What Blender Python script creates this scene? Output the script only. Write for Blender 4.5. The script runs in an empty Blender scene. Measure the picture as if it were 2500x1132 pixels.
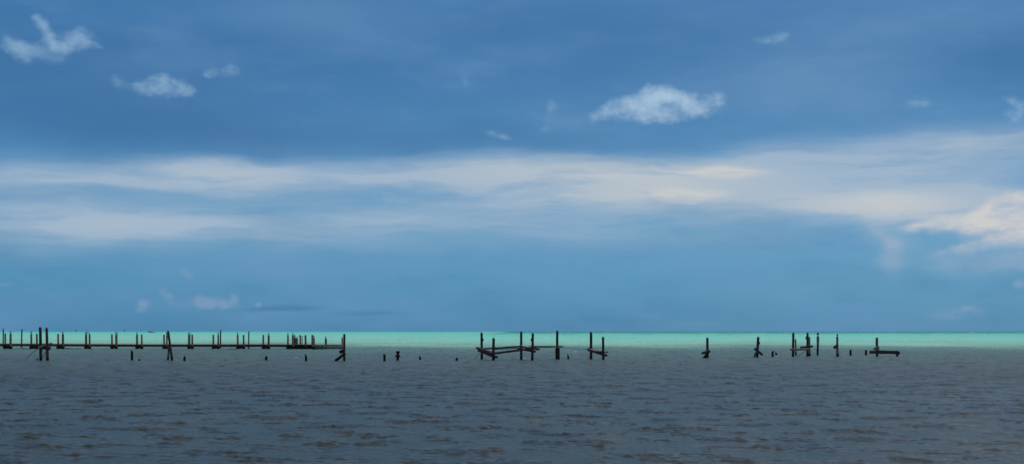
import bpy, math, random
import numpy as np
from mathutils import Vector, Matrix

random.seed(7)
rng = np.random.default_rng(11)
sc = bpy.context.scene
COL = sc.collection

# ------------------------------------------------------------------ survey
F = 3472.0        # focal length in photo pixels (50 mm on 36 mm, 2500 px wide)
H = 2.6           # eye height above the water
X0, Y0 = 1250.0, 808.5


def W(px, py, D):
    """point at distance D that the survey of the photograph puts at px, py"""
    return Vector(((px - X0) / F * D, D, H - (py - Y0) / F * D))


def dist(py):
    """distance of a water-line seen at row py"""
    return H * F / (py - Y0)


# ------------------------------------------------------------------ nodes
def srgb(r, g, b, k=1.0):
    def f(c):
        c /= 255.0
        return (c / 12.92 if c <= .04045 else ((c + .055) / 1.055) ** 2.4) * k
    return (f(r), f(g), f(b), 1.0)


class NT:
    def __init__(s, tree):
        s.t = tree
        s.n = tree.nodes
        s.n.clear()

    def node(s, kind, **kw):
        nd = s.n.new(kind)
        for k, v in kw.items():
            setattr(nd, k, v)
        return nd

    def put(s, sock, v):
        if isinstance(v, bpy.types.NodeSocket):
            s.t.links.new(v, sock)
        else:
            sock.default_value = v

    def math(s, op, a, b=0.0, c=0.0, clamp=False):
        nd = s.node('ShaderNodeMath', operation=op, use_clamp=clamp)
        s.put(nd.inputs[0], a)
        s.put(nd.inputs[1], b)
        if op in ('MULTIPLY_ADD', 'SMOOTH_MIN', 'SMOOTH_MAX'):
            s.put(nd.inputs[2], c)
        return nd.outputs[0]

    def vmath(s, op, a, b=None):
        nd = s.node('ShaderNodeVectorMath', operation=op)
        s.put(nd.inputs[0], a)
        if b is not None:
            s.put(nd.inputs[1], b)
        return nd.outputs[0]

    def ramp(s, x, stops, interp='LINEAR'):
        nd = s.node('ShaderNodeValToRGB')
        cr = nd.color_ramp
        cr.interpolation = interp
        while len(cr.elements) > 1:
            cr.elements.remove(cr.elements[-1])
        cr.elements[0].position = stops[0][0]
        cr.elements[0].color = stops[0][1]
        for p, c in stops[1:]:
            e = cr.elements.new(p)
            e.color = c
        s.put(nd.inputs[0], x)
        return nd.outputs[0]

    def maprange(s, x, a, b, c=0.0, d=1.0, smooth=False):
        nd = s.node('ShaderNodeMapRange')
        if smooth:
            nd.interpolation_type = 'SMOOTHSTEP'
        for i, v in enumerate((x, a, b, c, d)):
            s.put(nd.inputs[i], v)
        return nd.outputs[0]

    def mix(s, fac, a, b, blend='MIX'):
        nd = s.node('ShaderNodeMix', data_type='RGBA', blend_type=blend)
        s.put(nd.inputs[0], fac)
        s.put(nd.inputs[6], a)
        s.put(nd.inputs[7], b)
        return nd.outputs[2]

    def noise(s, vec, scale, detail=4.0, rough=.5, dist=0.0, col=False):
        nd = s.node('ShaderNodeTexNoise')
        s.put(nd.inputs['Vector'], vec)
        nd.inputs['Scale'].default_value = scale
        nd.inputs['Detail'].default_value = detail
        nd.inputs['Roughness'].default_value = rough
        nd.inputs['Distortion'].default_value = dist
        return nd.outputs['Color' if col else 'Fac']

    def mapping(s, vec, loc=(0, 0, 0), rot=(0, 0, 0), scale=(1, 1, 1), kind='POINT'):
        nd = s.node('ShaderNodeMapping', vector_type=kind)
        s.put(nd.inputs['Vector'], vec)
        nd.inputs['Location'].default_value = loc
        nd.inputs['Rotation'].default_value = rot
        nd.inputs['Scale'].default_value = scale
        return nd.outputs[0]

    def comb(s, x, y, z=0.0):
        nd = s.node('ShaderNodeCombineXYZ')
        s.put(nd.inputs[0], x)
        s.put(nd.inputs[1], y)
        s.put(nd.inputs[2], z)
        return nd.outputs[0]

    def sep(s, v):
        nd = s.node('ShaderNodeSeparateXYZ')
        s.put(nd.inputs[0], v)
        return nd.outputs


# ------------------------------------------------------------------ sky
SUN_EL, SUN_AZ = math.radians(62), math.radians(50)   # azimuth from +Y towards +X
WS = 0.1
world = bpy.data.worlds.new("World")
sc.world = world
world.use_nodes = True
w = NT(world.node_tree)
K = 1.0 / WS


def azel(px, py):
    dx = px - X0
    return (math.degrees(math.atan2(dx, F)),
            math.degrees(math.atan2(Y0 - py, math.hypot(F, dx))))


PPD = math.degrees(1 / F)     # degrees per photo pixel
tc = w.node('ShaderNodeTexCoord')
dirv = w.vmath('NORMALIZE', tc.outputs['Generated'])
dx_, dy_, dz_ = w.sep(dirv)[0:3]
az = w.math('MULTIPLY', w.math('ARCTAN2', dx_, dy_), 57.2958)
el = w.math('MULTIPLY', w.math('ARCSINE', dz_), 57.2958)
P = w.comb(az, el)


def warp(vec, scale, amt, detail=3.0, sx=1.0, sy=1.0, rough=.5):
    n = w.noise(w.mapping(vec, scale=(sx, sy, 1)), scale, detail, rough, col=True)
    off = w.vmath('MULTIPLY', w.vmath('SUBTRACT', n, (.5, .5, .5)), (amt[0], amt[1], 0))
    return w.vmath('ADD', vec, off)


def blob_sum(vec, blobs, full=1.0):
    """sum of soft ellipses, each at a compass direction: cx, cy, rx, ry, tilt, strength"""
    acc = 0.0
    for cx, cy, rx, ry, rot, amp in blobs:
        a, e = azel(cx, cy)
        m = w.mapping(vec, loc=(a, e, 0), rot=(0, 0, math.radians(rot)),
                      scale=(rx * PPD, ry * PPD, 1), kind='TEXTURE')
        g = w.node('ShaderNodeTexGradient', gradient_type='SPHERICAL')
        w.put(g.inputs[0], m)
        v = w.maprange(g.outputs['Fac'], 0, full, 0, amp, smooth=True)
        acc = w.math('ADD', acc, v)
    return acc


def E(py):
    return max(0.0, min(1.0, (Y0 - py) * PPD / 14.0))


base = w.ramp(w.math('DIVIDE', el, 14.0, clamp=True), [
    (0.0, srgb(82, 135, 170)), (E(770), srgb(84, 139, 175)), (E(700), srgb(88, 146, 181)),
    (E(620), srgb(93, 151, 187)), (E(540), srgb(100, 155, 192)), (E(440), srgb(98, 151, 192)),
    (E(370), srgb(86, 140, 184)), (E(300), srgb(76, 130, 177)), (E(180), srgb(69, 121, 170)),
    (1.0, srgb(72, 123, 173))])
side = w.maprange(az, -20, 18, 0, 1)
tint = w.mix(side, (.88, .94, .97, 1), (1.26, 1.11, 1.07, 1))
base = w.mix(1.0, base, tint, 'MULTIPLY')
mott = w.noise(w.mapping(P, scale=(.12, .35, 1)), 1.0, 4.0, .5)
base = w.mix(w.maprange(mott, .45, .75, 0, .5, smooth=True), base, srgb(104, 146, 190))
base = w.mix(w.maprange(mott, .48, .28, 0, .35, smooth=True), base, srgb(62, 116, 162))
mott2 = w.noise(w.mapping(warp(P, .5, (1.5, .6), 3), rot=(0, 0, math.radians(8)), scale=(.22, .8, 1)), 1.0, 6.0, .6)
base = w.mix(w.maprange(mott2, .5, .75, 0, .18, smooth=True), base, srgb(124, 160, 196))
base = w.mix(w.maprange(mott2, .5, .3, 0, .16, smooth=True), base, srgb(66, 122, 166))

slate = blob_sum(warp(P, .3, (4, 1.2), 4), [(200, 240, 800, 190, 0, .75), (620, 330, 800, 90, 0, .4), (1450, 60, 700, 90, 0, .4), (1250, 340, 700, 60, 0, .35),
                                             (2480, 130, 300, 120, 0, .4), (500, 100, 700, 60, 0, .3)])
base = w.mix(w.math('MINIMUM', slate, .8), base, srgb(64, 113, 161))
greyv = blob_sum(warp(P, .3, (4, 1.2), 4), [(780, 40, 420, 90, 0, .35), (1950, 190, 480, 130, 0, .4), (700, 640, 900, 50, 0, .3), (1700, 600, 900, 50, 0, .25), (2300, 60, 500, 60, 0, .25)])
base = w.mix(w.math('MINIMUM', greyv, .8), base, srgb(110, 150, 190))

# altostratus sheet
Pv = warp(P, .35, (2.6, .75), 4, .5, 1.6)
Pv = warp(Pv, 1.3, (.9, .26), 6, .4, 1.5, .62)
veil = blob_sum(Pv, [
    (90, 436, 360, 52, 0, .62), (500, 427, 330, 62, 1, .80), (830, 424, 360, 56, 3, .62),
    (1150, 425, 420, 68, 3, .55), (1360, 452, 480, 98, -1, .60), (1680, 452, 420, 100, -3, .52),
    (1800, 425, 260, 48, -3, .25), (1560, 480, 300, 48, 3, .2),
    (2000, 480, 420, 78, -3, .55), (2260, 500, 360, 92, -4, .65), (2050, 425, 520, 70, -2, .4), (2150, 560, 110, 56, -30, .35),
    (2200, 362, 640, 70, 2, .50), (2480, 350, 380, 64, 0, .2), (1850, 388, 420, 46, 5, .3),
    (2300, 430, 560, 110, 0, .36), (2420, 500, 320, 120, 0, .25),
    (300, 545, 520, 66, 0, .52), (60, 565, 480, 96, 0, .3), (560, 580, 620, 80, 0, .18),
    (700, 505, 900, 90, 0, .30), (1000, 560, 800, 80, 0, .2), (0, 480, 560, 110, 0, .16),
    (1300, 530, 800, 80, 2, .24), (1750, 545, 700, 80, 3, .20), (300, 410, 900, 60, 0, .12)], .8)
streak = w.noise(w.mapping(Pv, rot=(0, 0, math.radians(-3)), scale=(.18, 1.5, 1)), 1.0, 8.0, .60)
veil = w.math('MULTIPLY', veil, w.maprange(streak, .30, .70, .42, 1.42))
veil_f = w.maprange(veil, .02, .98, 0, .93, smooth=False)
warmth = blob_sum(Pv, [
    (1780, 416, 150, 24, -4, 1.0), (1690, 472, 120, 18, 0, .4), (1690, 470, 170, 22, 0, .7), (1640, 500, 200, 24, 0, .3), (2150, 505, 340, 55, -4, .8),
    (2250, 475, 260, 40, 0, .3), (1450, 430, 420, 60, 0, .3), (1660, 450, 420, 80, -2, .5), (1250, 420, 500, 50, 2, .25), (1480, 480, 250, 30, 0, .3), (560, 425, 280, 34, 0, .35),
    (1600, 405, 300, 20, 0, .2), (300, 540, 300, 34, 0, .2)])
veil_c = w.mix(w.math('MINIMUM', warmth, 1.0), srgb(160, 182, 203), srgb(201, 204, 204))
sky = w.mix(w.math('MINIMUM', veil_f, .95), base, veil_c)

# dark low cloud streaks and faint far cumulus
Pd = warp(P, 1.2, (.5, .12), 3, .5, 2)
dark = blob_sum(Pd, [(640, 756, 90, 8, 2, .5), (710, 751, 120, 12, 0, .8), (900, 764, 150, 9, 1, .5)])
sky = w.mix(w.math('MINIMUM', dark, .7), sky, srgb(72, 124, 165))
Pc = warp(P, 1.9, (.30, .26), 8, rough=.66)
fine = w.noise(w.mapping(P, scale=(1, 1.25, 1)), 2.2, 9.0, .60, .15)
finec = w.math('SUBTRACT', fine, .5)


def cumulus(blobs, k=1.3, lo=.12, hi=.9):
    b = blob_sum(Pc, blobs)
    gate = w.maprange(b, 0, .5, 0, 1, smooth=True)
    v = w.math('MULTIPLY_ADD', w.math('MULTIPLY', finec, k), gate, b)
    return w.maprange(v, lo, hi, 0, 1, smooth=True)


low = cumulus([
    (350, 742, 26, 18, 0, .9), (345, 758, 30, 12, 0, .6), (398, 712, 22, 16, 0, .6), (412, 722, 20, 14, 0, .5),
    (455, 668, 32, 15, -20, .75), (484, 728, 24, 20, 0, .6), (492, 745, 30, 14, 0, .5), (510, 740, 24, 24, 0, .8),
    (545, 742, 28, 18, 0, .7), (570, 726, 18, 22, 0, .8), (575, 745, 30, 18, 0, .5), (630, 743, 20, 10, 0, .8),
    (455, 745, 150, 34, 0, .42), (520, 735, 80, 30, 0, .3), (2340, 765, 130, 30, 0, .3), (12, 692, 40, 12, 0, .5), (2300, 772, 60, 20, 0, .4), (2355, 752, 50, 16, 10, .5),
    (2385, 755, 40, 16, 0, .4), (1700, 790, 110, 10, 0, .4), (1945, 655, 40, 12, 0, .3), (1700, 648, 30, 10, 0, .25)],
    1.3, .04, 1.2)
sky = w.mix(w.math('MULTIPLY', low, .48), sky, srgb(146, 165, 193))

# small bluish fair-weather wisps
wisp = cumulus([
    (25, 108, 55, 34, -25, .8), (60, 125, 60, 34, -20, .7), (115, 122, 70, 34, 0, .8), (172, 103, 62, 42, 8, 1.1), (218, 98, 46, 34, -35, .6), (240, 112, 34, 12, -20, .35),
    (195, 72, 26, 22, 0, .4), (118, 88, 24, 46, 20, .85), (100, 58, 28, 28, 30, .85), (86, 42, 22, 14, 0, .5),
    (140, 150, 60, 20, 10, .4), (60, 150, 50, 20, -20, .35),
    (345, 213, 44, 30, 0, .9), (392, 205, 46, 36, 0, .95), (440, 212, 52, 30, -20, .85), (468, 222, 30, 20, -25, .5), (405, 230, 80, 22, 0, .6), (372, 188, 20, 14, 0, .4),
    (402, 188, 18, 18, 0, .45), (290, 202, 40, 30, -40, .65), (512, 175, 30, 24, 20, .6), (566, 172, 36, 26, 0, .72), (540, 184, 60, 18, 0, .4),
    (1905, 92, 46, 24, 10, .80), (1862, 100, 40, 20, 0, .55), (1205, 326, 60, 18, -12, .62), (1232, 336, 34, 12, -12, .4), (1140, 200, 30, 44, 30, .45), (1348, 258, 40, 34, 30, .48), (1335, 300, 60, 30, 60, .3),
    (1340, 320, 50, 22, 0, .25), (2235, 248, 60, 26, 10, .55), (2275, 254, 70, 14, -5, .4), (2470, 243, 48, 20, -20, .62), (2490, 278, 56, 40, 0, .95), (955, 492, 80, 30, -5, .62), (1015, 195, 60, 20, 0, .15)],
    1.5, .08, 1.7)
sky = w.mix(w.math('MULTIPLY', wisp, .78), sky, srgb(150, 184, 212))
wisp2 = cumulus([
    (1462, 280, 56, 32, 20, .95), (1515, 262, 62, 46, 15, .95), (1575, 250, 66, 52, 10, 1.0), (1610, 228, 62, 34, 0, .95), (1585, 210, 22, 18, 0, .5),
    (1660, 240, 80, 34, -18, 1.1), (1712, 268, 54, 34, -12, .9), (1748, 238, 42, 34, 5, .8), (1762, 262, 26, 44, 10, .5),
    (1590, 290, 130, 26, 4, .6), (1700, 230, 40, 14, 0, .3), (1620, 262, 170, 52, 0, .75), (1640, 285, 110, 28, 0, .4)],
    1.7, .10, 2.1)
sky = w.mix(w.math('MULTIPLY', wisp2, 1.0), sky, srgb(164, 192, 217))

# sunlit heaped cloud low on the right
Ps = warp(P, 1.0, (.30, .26), 6, rough=.58)
Pc_keep, Pc = Pc, Ps
fine_keep, finec = finec, w.math('SUBTRACT', w.noise(w.mapping(P, scale=(1, 1.3, 1)), 1.5, 7.0, .52, .2), .5)
plume = cumulus([(2150, 572, 60, 24, -35, .7), (2185, 596, 44, 34, 0, .7), (2178, 635, 50, 70, 5, .6), (2150, 640, 60, 50, 0, .3),
                 (2280, 620, 120, 50, 5, .35), (2420, 640, 190, 50, 5, .5), (2520, 640, 140, 70, 0, .4), (2320, 650, 200, 60, 0, .22)], .7, .05, 1.3)
sky = w.mix(w.math('MULTIPLY', plume, .62), sky, srgb(160, 176, 200))
heap = cumulus([
    (2230, 556, 62, 22, 10, 1.1), (2305, 545, 90, 34, 12, 1.2), (2390, 535, 90, 48, 22, 1.2), (2460, 502, 100, 62, 10, 1.3), (2530, 520, 110, 80, 0, 1.2),
    (2430, 548, 150, 50, 5, .7), (2480, 570, 150, 46, 0, .7), (2440, 590, 150, 30, 8, .6), (2350, 606, 130, 20, 8, .65), (2520, 600, 120, 44, 0, .5),
    (2492, 692, 34, 22, 10, .6), (2360, 622, 130, 22, 4, .3)], 1.25, .04, 1.8)
lit = blob_sum(Ps, [(2240, 545, 80, 22, 12, .9), (2310, 528, 90, 24, 10, 1.0), (2385, 508, 70, 30, 30, 1.0), (2450, 474, 70, 28, 0, 1.1), (2500, 478, 50, 26, -20, 1.0),
                    (2330, 548, 130, 40, 10, .7), (2430, 535, 150, 60, 8, .75), (2500, 560, 130, 60, 0, .5), (2340, 598, 110, 12, 8, .5), (2470, 575, 90, 20, 12, .4)])
shade = w.noise(w.mapping(P, scale=(.8, 2.2, 1)), 1.4, 5.0, .55)
lit = w.math('ADD', lit, w.maprange(shade, .38, .62, -.6, .2))
heap_c = w.mix(w.math('MINIMUM', w.math('MAXIMUM', lit, 0.0), 1.0), srgb(176, 187, 204), srgb(205, 206, 204))
sky = w.mix(w.math('MULTIPLY', heap, .95), sky, heap_c)
sky = w.mix(1.0, sky, (K, K, K, 1), 'MULTIPLY')

# the rest of the sky: physical sky with broken grey cloud overhead
ns = w.node('ShaderNodeTexSky', sky_type='NISHITA')
ns.sun_disc = False
ns.sun_elevation = SUN_EL
ns.sun_rotation = SUN_AZ
ns.altitude = 0
ns.air_density = 1.0
ns.dust_density = .6
ov = w.noise(w.mapping(dirv, scale=(1, 1, 2.6)), 3.2, 6.0, .58, .4)
ov_c = w.mix(w.maprange(w.noise(dirv, 2.0, 4.0, .5), .35, .65, 0, 1), srgb(80, 94, 116, K), srgb(150, 146, 146, K))
over = w.mix(w.maprange(ov, .40, .58, 0, .9, smooth=True), w.mix(1.0, ns.outputs[0], (.42, .46, .52, 1), 'MULTIPLY'), ov_c)
full = w.mix(w.maprange(el, 13.5, 22, 0, 1, smooth=True), sky, over)
bg = w.node('ShaderNodeBackground')
w.put(bg.inputs['Color'], full)
bg.inputs['Strength'].default_value = WS
wo = w.node('ShaderNodeOutputWorld')
w.t.links.new(bg.outputs[0], wo.inputs[0])
world.cycles.sampling_method = 'MANUAL'
world.cycles.sample_map_resolution = 512

sun = bpy.data.lights.new('sun', 'SUN')
sun.energy = 2.2
sun.angle = math.radians(.53)
sun.color = (1.0, .95, .88)
so = bpy.data.objects.new('sun', sun)
COL.objects.link(so)
sd = Vector((math.sin(SUN_AZ) * math.cos(SUN_EL), math.cos(SUN_AZ) * math.cos(SUN_EL), math.sin(SUN_EL)))
so.rotation_euler = sd.to_track_quat('Z', 'Y').to_euler()
so.location = (0, 0, 60)

# ------------------------------------------------------------------ camera
cam = bpy.data.cameras.new('camera')
cam.lens = 50
cam.sensor_width = 36
cam.shift_y = (Y0 - 566) / 2500
cam.clip_start = .5
cam.clip_end = 80000
co = bpy.data.objects.new('camera', cam)
co.location = (0, 0, H)
co.rotation_euler = (math.pi / 2, 0, 0)
COL.objects.link(co)
sc.camera = co
vs = sc.view_settings
vs.view_transform = 'Standard'
vs.look = 'None'
vs.exposure = 0
vs.gamma = 1


# ------------------------------------------------------------------ materials
def material(name):
    m = bpy.data.materials.new(name)
    m.use_nodes = True
    t = NT(m.node_tree)
    out = t.node('ShaderNodeOutputMaterial')
    return m, t, out


def wood(name, c1, c2, wet=True, rough=.85):
    m, t, out = material(name)
    g = t.node('ShaderNodeNewGeometry')
    pos = g.outputs['Position']
    grain = t.noise(t.mapping(pos, scale=(14, 14, 1.6)), 1.0, 5.0, .6)
    blot = t.noise(pos, 2.3, 3.0, .55)
    info = t.node('ShaderNodeObjectInfo')
    c = t.mix(t.maprange(grain, .3, .7, 0, 1), c1, c2)
    c = t.mix(t.maprange(blot, .45, .7, 0, .6), c, tuple(v * .55 for v in c1[:3]) + (1,))
    val = t.maprange(info.outputs['Random'], 0, 1, .8, 1.2)
    hsv = t.node('ShaderNodeHueSaturation')
    t.put(hsv.inputs['Value'], val)
    t.put(hsv.inputs['Color'], c)
    c = hsv.outputs[0]
    if wet:
        z = t.sep(pos)[2]
        zz = t.math('ADD', z, t.math('MULTIPLY', blot, .35))
        c = t.mix(t.maprange(zz, .28, .62, 1, 0, smooth=True), c, (.012, .013, .011, 1))
    bs = t.node('ShaderNodeBsdfPrincipled')
    t.put(bs.inputs['Base Color'], c)
    bs.inputs['Roughness'].default_value = rough
    bs.inputs['Specular IOR Level'].default_value = .25
    bmp = t.node('ShaderNodeBump')
    bmp.inputs['Strength'].default_value = .6
    bmp.inputs['Distance'].default_value = .02
    t.put(bmp.inputs['Height'], grain)
    t.put(bs.inputs['Normal'], bmp.outputs[0])
    t.t.links.new(bs.outputs[0], out.inputs[0])
    return m


def plain(name, c, rough=.6, metal=0.0, vary=.25):
    m, t, out = material(name)
    g = t.node('ShaderNodeNewGeometry')
    n = t.noise(g.outputs['Position'], 9.0, 4.0, .6)
    cc = t.mix(t.maprange(n, .3, .7, 0, 1), tuple(v * (1 - vary) for v in c[:3]) + (1,), c)
    bs = t.node('ShaderNodeBsdfPrincipled')
    t.put(bs.inputs['Base Color'], cc)
    bs.inputs['Roughness'].default_value = rough
    bs.inputs['Metallic'].default_value = metal
    t.t.links.new(bs.outputs[0], out.inputs[0])
    return m


M_DARK = wood('tarred_timber', (.055, .036, .032, 1), (.12, .082, .072, 1))
M_BROWN = wood('brown_timber', (.21, .115, .080, 1), (.40, .24, .175, 1))
M_BEAM = wood('jetty_beam_timber', (.065, .034, .028, 1), (.13, .072, .056, 1))
M_GREY = wood('weathered_timber', (.16, .12, .105, 1), (.31, .25, .22, 1))
M_PALE = wood('pale_timber', (.22, .19, .17, 1), (.36, .33, .29, 1), wet=False)  # light planks, and strips that paint sunlight on beam tops
M_GREEN = wood('algae_timber', (.08, .10, .06, 1), (.18, .18, .12, 1), wet=False)
M_ROT = wood('rotten_timber', (.012, .009, .008, 1), (.028, .019, .017, 1))
M_CAP = plain('pile_cap_metal', (.020, .018, .028, 1), .55)
M_ROPE = plain('rope', (.05, .045, .04, 1), .9)
M_METAL = plain('rusty_metal', (.06, .055, .055, 1), .6, .2)
M_PIPE = plain('galvanised_pipe', (.30, .28, .28, 1), .5, .1)
M_BIRD = plain('dark_feathers', (.018, .020, .024, 1), .8)
M_WHITE = plain('white_feathers', (.80, .76, .76, 1), .8, vary=.08)
M_GREYF = plain('grey_feathers', (.42, .42, .44, 1), .8)
M_BEAK = plain('beak', (.35, .20, .06, 1), .6)
M_HULL = plain('boat_navy', (.01, .025, .045, 1), .4)
M_BOATW = plain('boat_white', (.9, .9, .92, 1), .4, vary=.05)
M_GLASS = plain('boat_glass', (.02, .03, .05, 1), .15)

# ------------------------------------------------------------------ water
mw, t, out = material('sea_water')
g = t.node('ShaderNodeNewGeometry')
pos = g.outputs['Position']
px_, py_, pz_ = t.sep(pos)[0:3]
flat = t.comb(px_, py_, 0.0)
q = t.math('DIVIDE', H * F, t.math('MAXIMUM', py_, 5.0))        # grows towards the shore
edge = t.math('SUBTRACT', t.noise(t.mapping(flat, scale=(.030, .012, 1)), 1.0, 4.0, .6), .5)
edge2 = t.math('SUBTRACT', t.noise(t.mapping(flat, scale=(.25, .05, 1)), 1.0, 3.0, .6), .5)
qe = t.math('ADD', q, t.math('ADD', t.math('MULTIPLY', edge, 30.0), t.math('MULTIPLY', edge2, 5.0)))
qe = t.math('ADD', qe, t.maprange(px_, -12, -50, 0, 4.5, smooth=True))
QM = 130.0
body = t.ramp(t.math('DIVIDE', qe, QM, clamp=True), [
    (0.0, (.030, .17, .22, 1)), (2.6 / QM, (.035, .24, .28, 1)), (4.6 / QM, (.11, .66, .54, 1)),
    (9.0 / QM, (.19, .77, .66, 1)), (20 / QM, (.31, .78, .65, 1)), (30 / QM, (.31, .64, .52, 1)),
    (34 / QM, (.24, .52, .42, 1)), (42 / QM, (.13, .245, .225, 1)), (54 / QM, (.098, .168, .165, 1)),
    (74 / QM, (.076, .118, .114, 1)), (100 / QM, (.050, .066, .060, 1)), (1.0, (.034, .042, .034, 1))])  # near end darkened to paint in cloud shade besides the seagrass bed
blot = t.noise(t.mapping(flat, scale=(.55, .035, 1)), 1.0, 4.0, .6)
body = t.mix(t.maprange(blot, .42, .66, .0, .55), body, t.mix(1.0, body, (.62, .72, .72, 1), 'MULTIPLY'))
swell = t.noise(t.mapping(flat, scale=(.035, .0045, 1)), 1.0, 5.0, .65)
body = t.mix(t.maprange(swell, .40, .62, 0, .40, smooth=True), body, t.mix(1.0, body, (.78, .92, .90, 1), 'MULTIPLY'))
mottle = t.noise(t.mapping(flat, rot=(0, 0, .1), scale=(.50, .16, 1)), 1.0, 7.0, .68)  # uneven olive and dark blue tones in the body colour, stronger close in
body = t.mix(t.maprange(mottle, .46, .64, 0, t.maprange(q, 50, 140, .0, .6), smooth=True), body, (.060, .058, .034, 1))
body = t.mix(t.maprange(mottle, .46, .32, 0, t.maprange(q, 50, 140, .0, .45), smooth=True), body, (.016, .026, .032, 1))
patch = t.noise(t.mapping(flat, scale=(.05, .02, 1)), 1.0, 3.0, .5)
body = t.mix(t.maprange(patch, .4, .65, 0, .35), body, t.mix(1.0, body, (1.1, 1.0, .9, 1), 'MULTIPLY'))
rip = t.noise(t.mapping(flat, rot=(0, 0, .2), scale=(.6, 1.0, 1)), 6.0, 6.0, .68)
rip2 = t.noise(t.mapping(flat, rot=(0, 0, -.5), scale=(.8, 1.0, 1)), 14.0, 3.0, .6)
chop = t.noise(t.mapping(flat, rot=(0, 0, .12), scale=(.75, .16, 1)), 1.0, 3.0, .6)
hgt = t.math('ADD', t.math('ADD', rip, t.math('MULTIPLY', rip2, .30)), t.math('MULTIPLY', chop, t.maprange(q, 40, 160, 16.0, 1.5)))
bmp = t.node('ShaderNodeBump')
bmp.inputs['Strength'].default_value = 1.0
bmp.inputs['Distance'].default_value = .060
t.put(bmp.inputs['Height'], hgt)
dif = t.node('ShaderNodeBsdfDiffuse')
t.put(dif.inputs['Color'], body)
t.put(dif.inputs['Normal'], bmp.outputs[0])
gl = t.node('ShaderNodeBsdfGlossy')
t.put(gl.inputs['Roughness'], t.maprange(q, 45, 200, .21, .09, smooth=True))
gl.inputs['Color'].default_value = (1, 1, 1, 1)
t.put(gl.inputs['Normal'], bmp.outputs[0])
fr = t.node('ShaderNodeFresnel')
fr.inputs['IOR'].default_value = 1.333
t.put(fr.inputs['Normal'], bmp.outputs[0])
# a wind-roughened sea never mirrors at full grazing strength
cap = t.maprange(q, 20, 200, .17, .60, smooth=True)
mx = t.node('ShaderNodeMixShader')
t.put(mx.inputs[0], t.math('MINIMUM', fr.outputs[0], cap))
t.t.links.new(dif.outputs[0], mx.inputs[1])
t.t.links.new(gl.outputs[0], mx.inputs[2])
t.t.links.new(mx.outputs[0], out.inputs[0])


def sea():
    rs = [0.0]
    r = 2.0
    while r < 22:
        rs.append(r)
        r += .8
    while r < 40000:
        rs.append(r)
        if r < 45:
            r += .046
        elif r < 200:
            r += .046 * (r / 45) ** 1.4
        else:
            r += .37 * (r / 200) ** 2.2
    rs = np.array(rs[1:])
    fine = np.radians(25.5)
    th = np.concatenate([np.radians(np.linspace(-180, -27.5, 52)), np.linspace(-fine, fine, 1020), np.radians(np.linspace(27.5, 180, 52))[:-1]])
    dth = np.gradient(th)
    R, T = np.meshgrid(rs, th, indexing='ij')
    dr = np.gradient(rs)
    spac = np.maximum(dr[:, None], R * dth[None, :]).ravel()
    X = (R * np.sin(T)).ravel()
    Y = (R * np.cos(T)).ravel()
    Z = np.zeros_like(X)
    DX = np.zeros_like(X)
    DY = np.zeros_like(X)
    grp = np.zeros_like(X)
    for k in range(14):
        lam = rng.uniform(.7, 5)
        a = rng.uniform(0, 2 * np.pi)
        grp += np.sin(2 * np.pi / lam * (X * np.cos(a) + 1.4 * Y * np.sin(a)) + rng.uniform(0, 6.28))
    grp = np.clip(np.exp(.50 * grp) * .52, .28, 2.9)
    grp *= 1.0 + .9 * np.clip((Y - 60) / 70, 0, 1)
    n = 80
    for k in range(n):
        lam = math.exp(rng.uniform(math.log(.15), math.log(.50))) if k % 5 else rng.uniform(.8, 4.0)
        a = math.radians(-90 + 12 + rng.normal(0, 46))
        kx, ky = math.cos(a) * 2 * np.pi / lam, math.sin(a) * 2 * np.pi / lam
        slope = .098 * math.sqrt(2 / n) * (.30 if lam > 1.5 else 1.1)
        att = np.clip(lam / spac / 2.0 - 1.0, 0, 1)
        idx = np.nonzero(att > 0)[0]
        amp = slope * lam / (2 * np.pi) * att[idx] * grp[idx]
        ph = kx * X[idx] + ky * Y[idx] + rng.uniform(0, 6.28)
        Z[idx] += amp * np.cos(ph)
        s = np.sin(ph) * amp * 1.0
        DX[idx] -= s * math.cos(a)
        DY[idx] -= s * math.sin(a)
    X = X + DX
    Y = Y + DY
    nr, nt = len(rs), len(th)
    co_ = np.empty((nr * nt + 1, 3), dtype=np.float32)
    co_[:-1, 0], co_[:-1, 1], co_[:-1, 2] = X, Y, Z
    co_[-1] = (0, 0, 0)
    i = np.arange(nr - 1)[:, None] * nt
    j = np.arange(nt)[None, :]
    j2 = (j + 1) % nt
    quads = np.stack([(i + j), (i + nt + j), (i + nt + j2), (i + j2)], -1).reshape(-1, 4)[:, ::-1]
    tri = np.stack([np.full(nt, nr * nt), j2[0], j[0]], -1)
    me = bpy.data.meshes.new('water')
    me.vertices.add(len(co_))
    me.vertices.foreach_set('co', co_.ravel())
    loops = np.concatenate([quads.ravel(), tri.ravel()]).astype(np.int32)
    me.loops.add(len(loops))
    me.loops.foreach_set('vertex_index', loops)
    starts = np.concatenate([np.arange(len(quads)) * 4, len(quads) * 4 + np.arange(nt) * 3]).astype(np.int32)
    me.polygons.add(len(starts))
    me.polygons.foreach_set('loop_start', starts)
    me.polygons.foreach_set('use_smooth', np.ones(len(starts), dtype=bool))
    me.update(calc_edges=True)
    me.validate()
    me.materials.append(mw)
    o = bpy.data.objects.new('water', me)
    o['kind'] = 'structure'
    COL.objects.link(o)
    print('water verts', len(co_), 'rings', nr)
    return o


sea()


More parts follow.
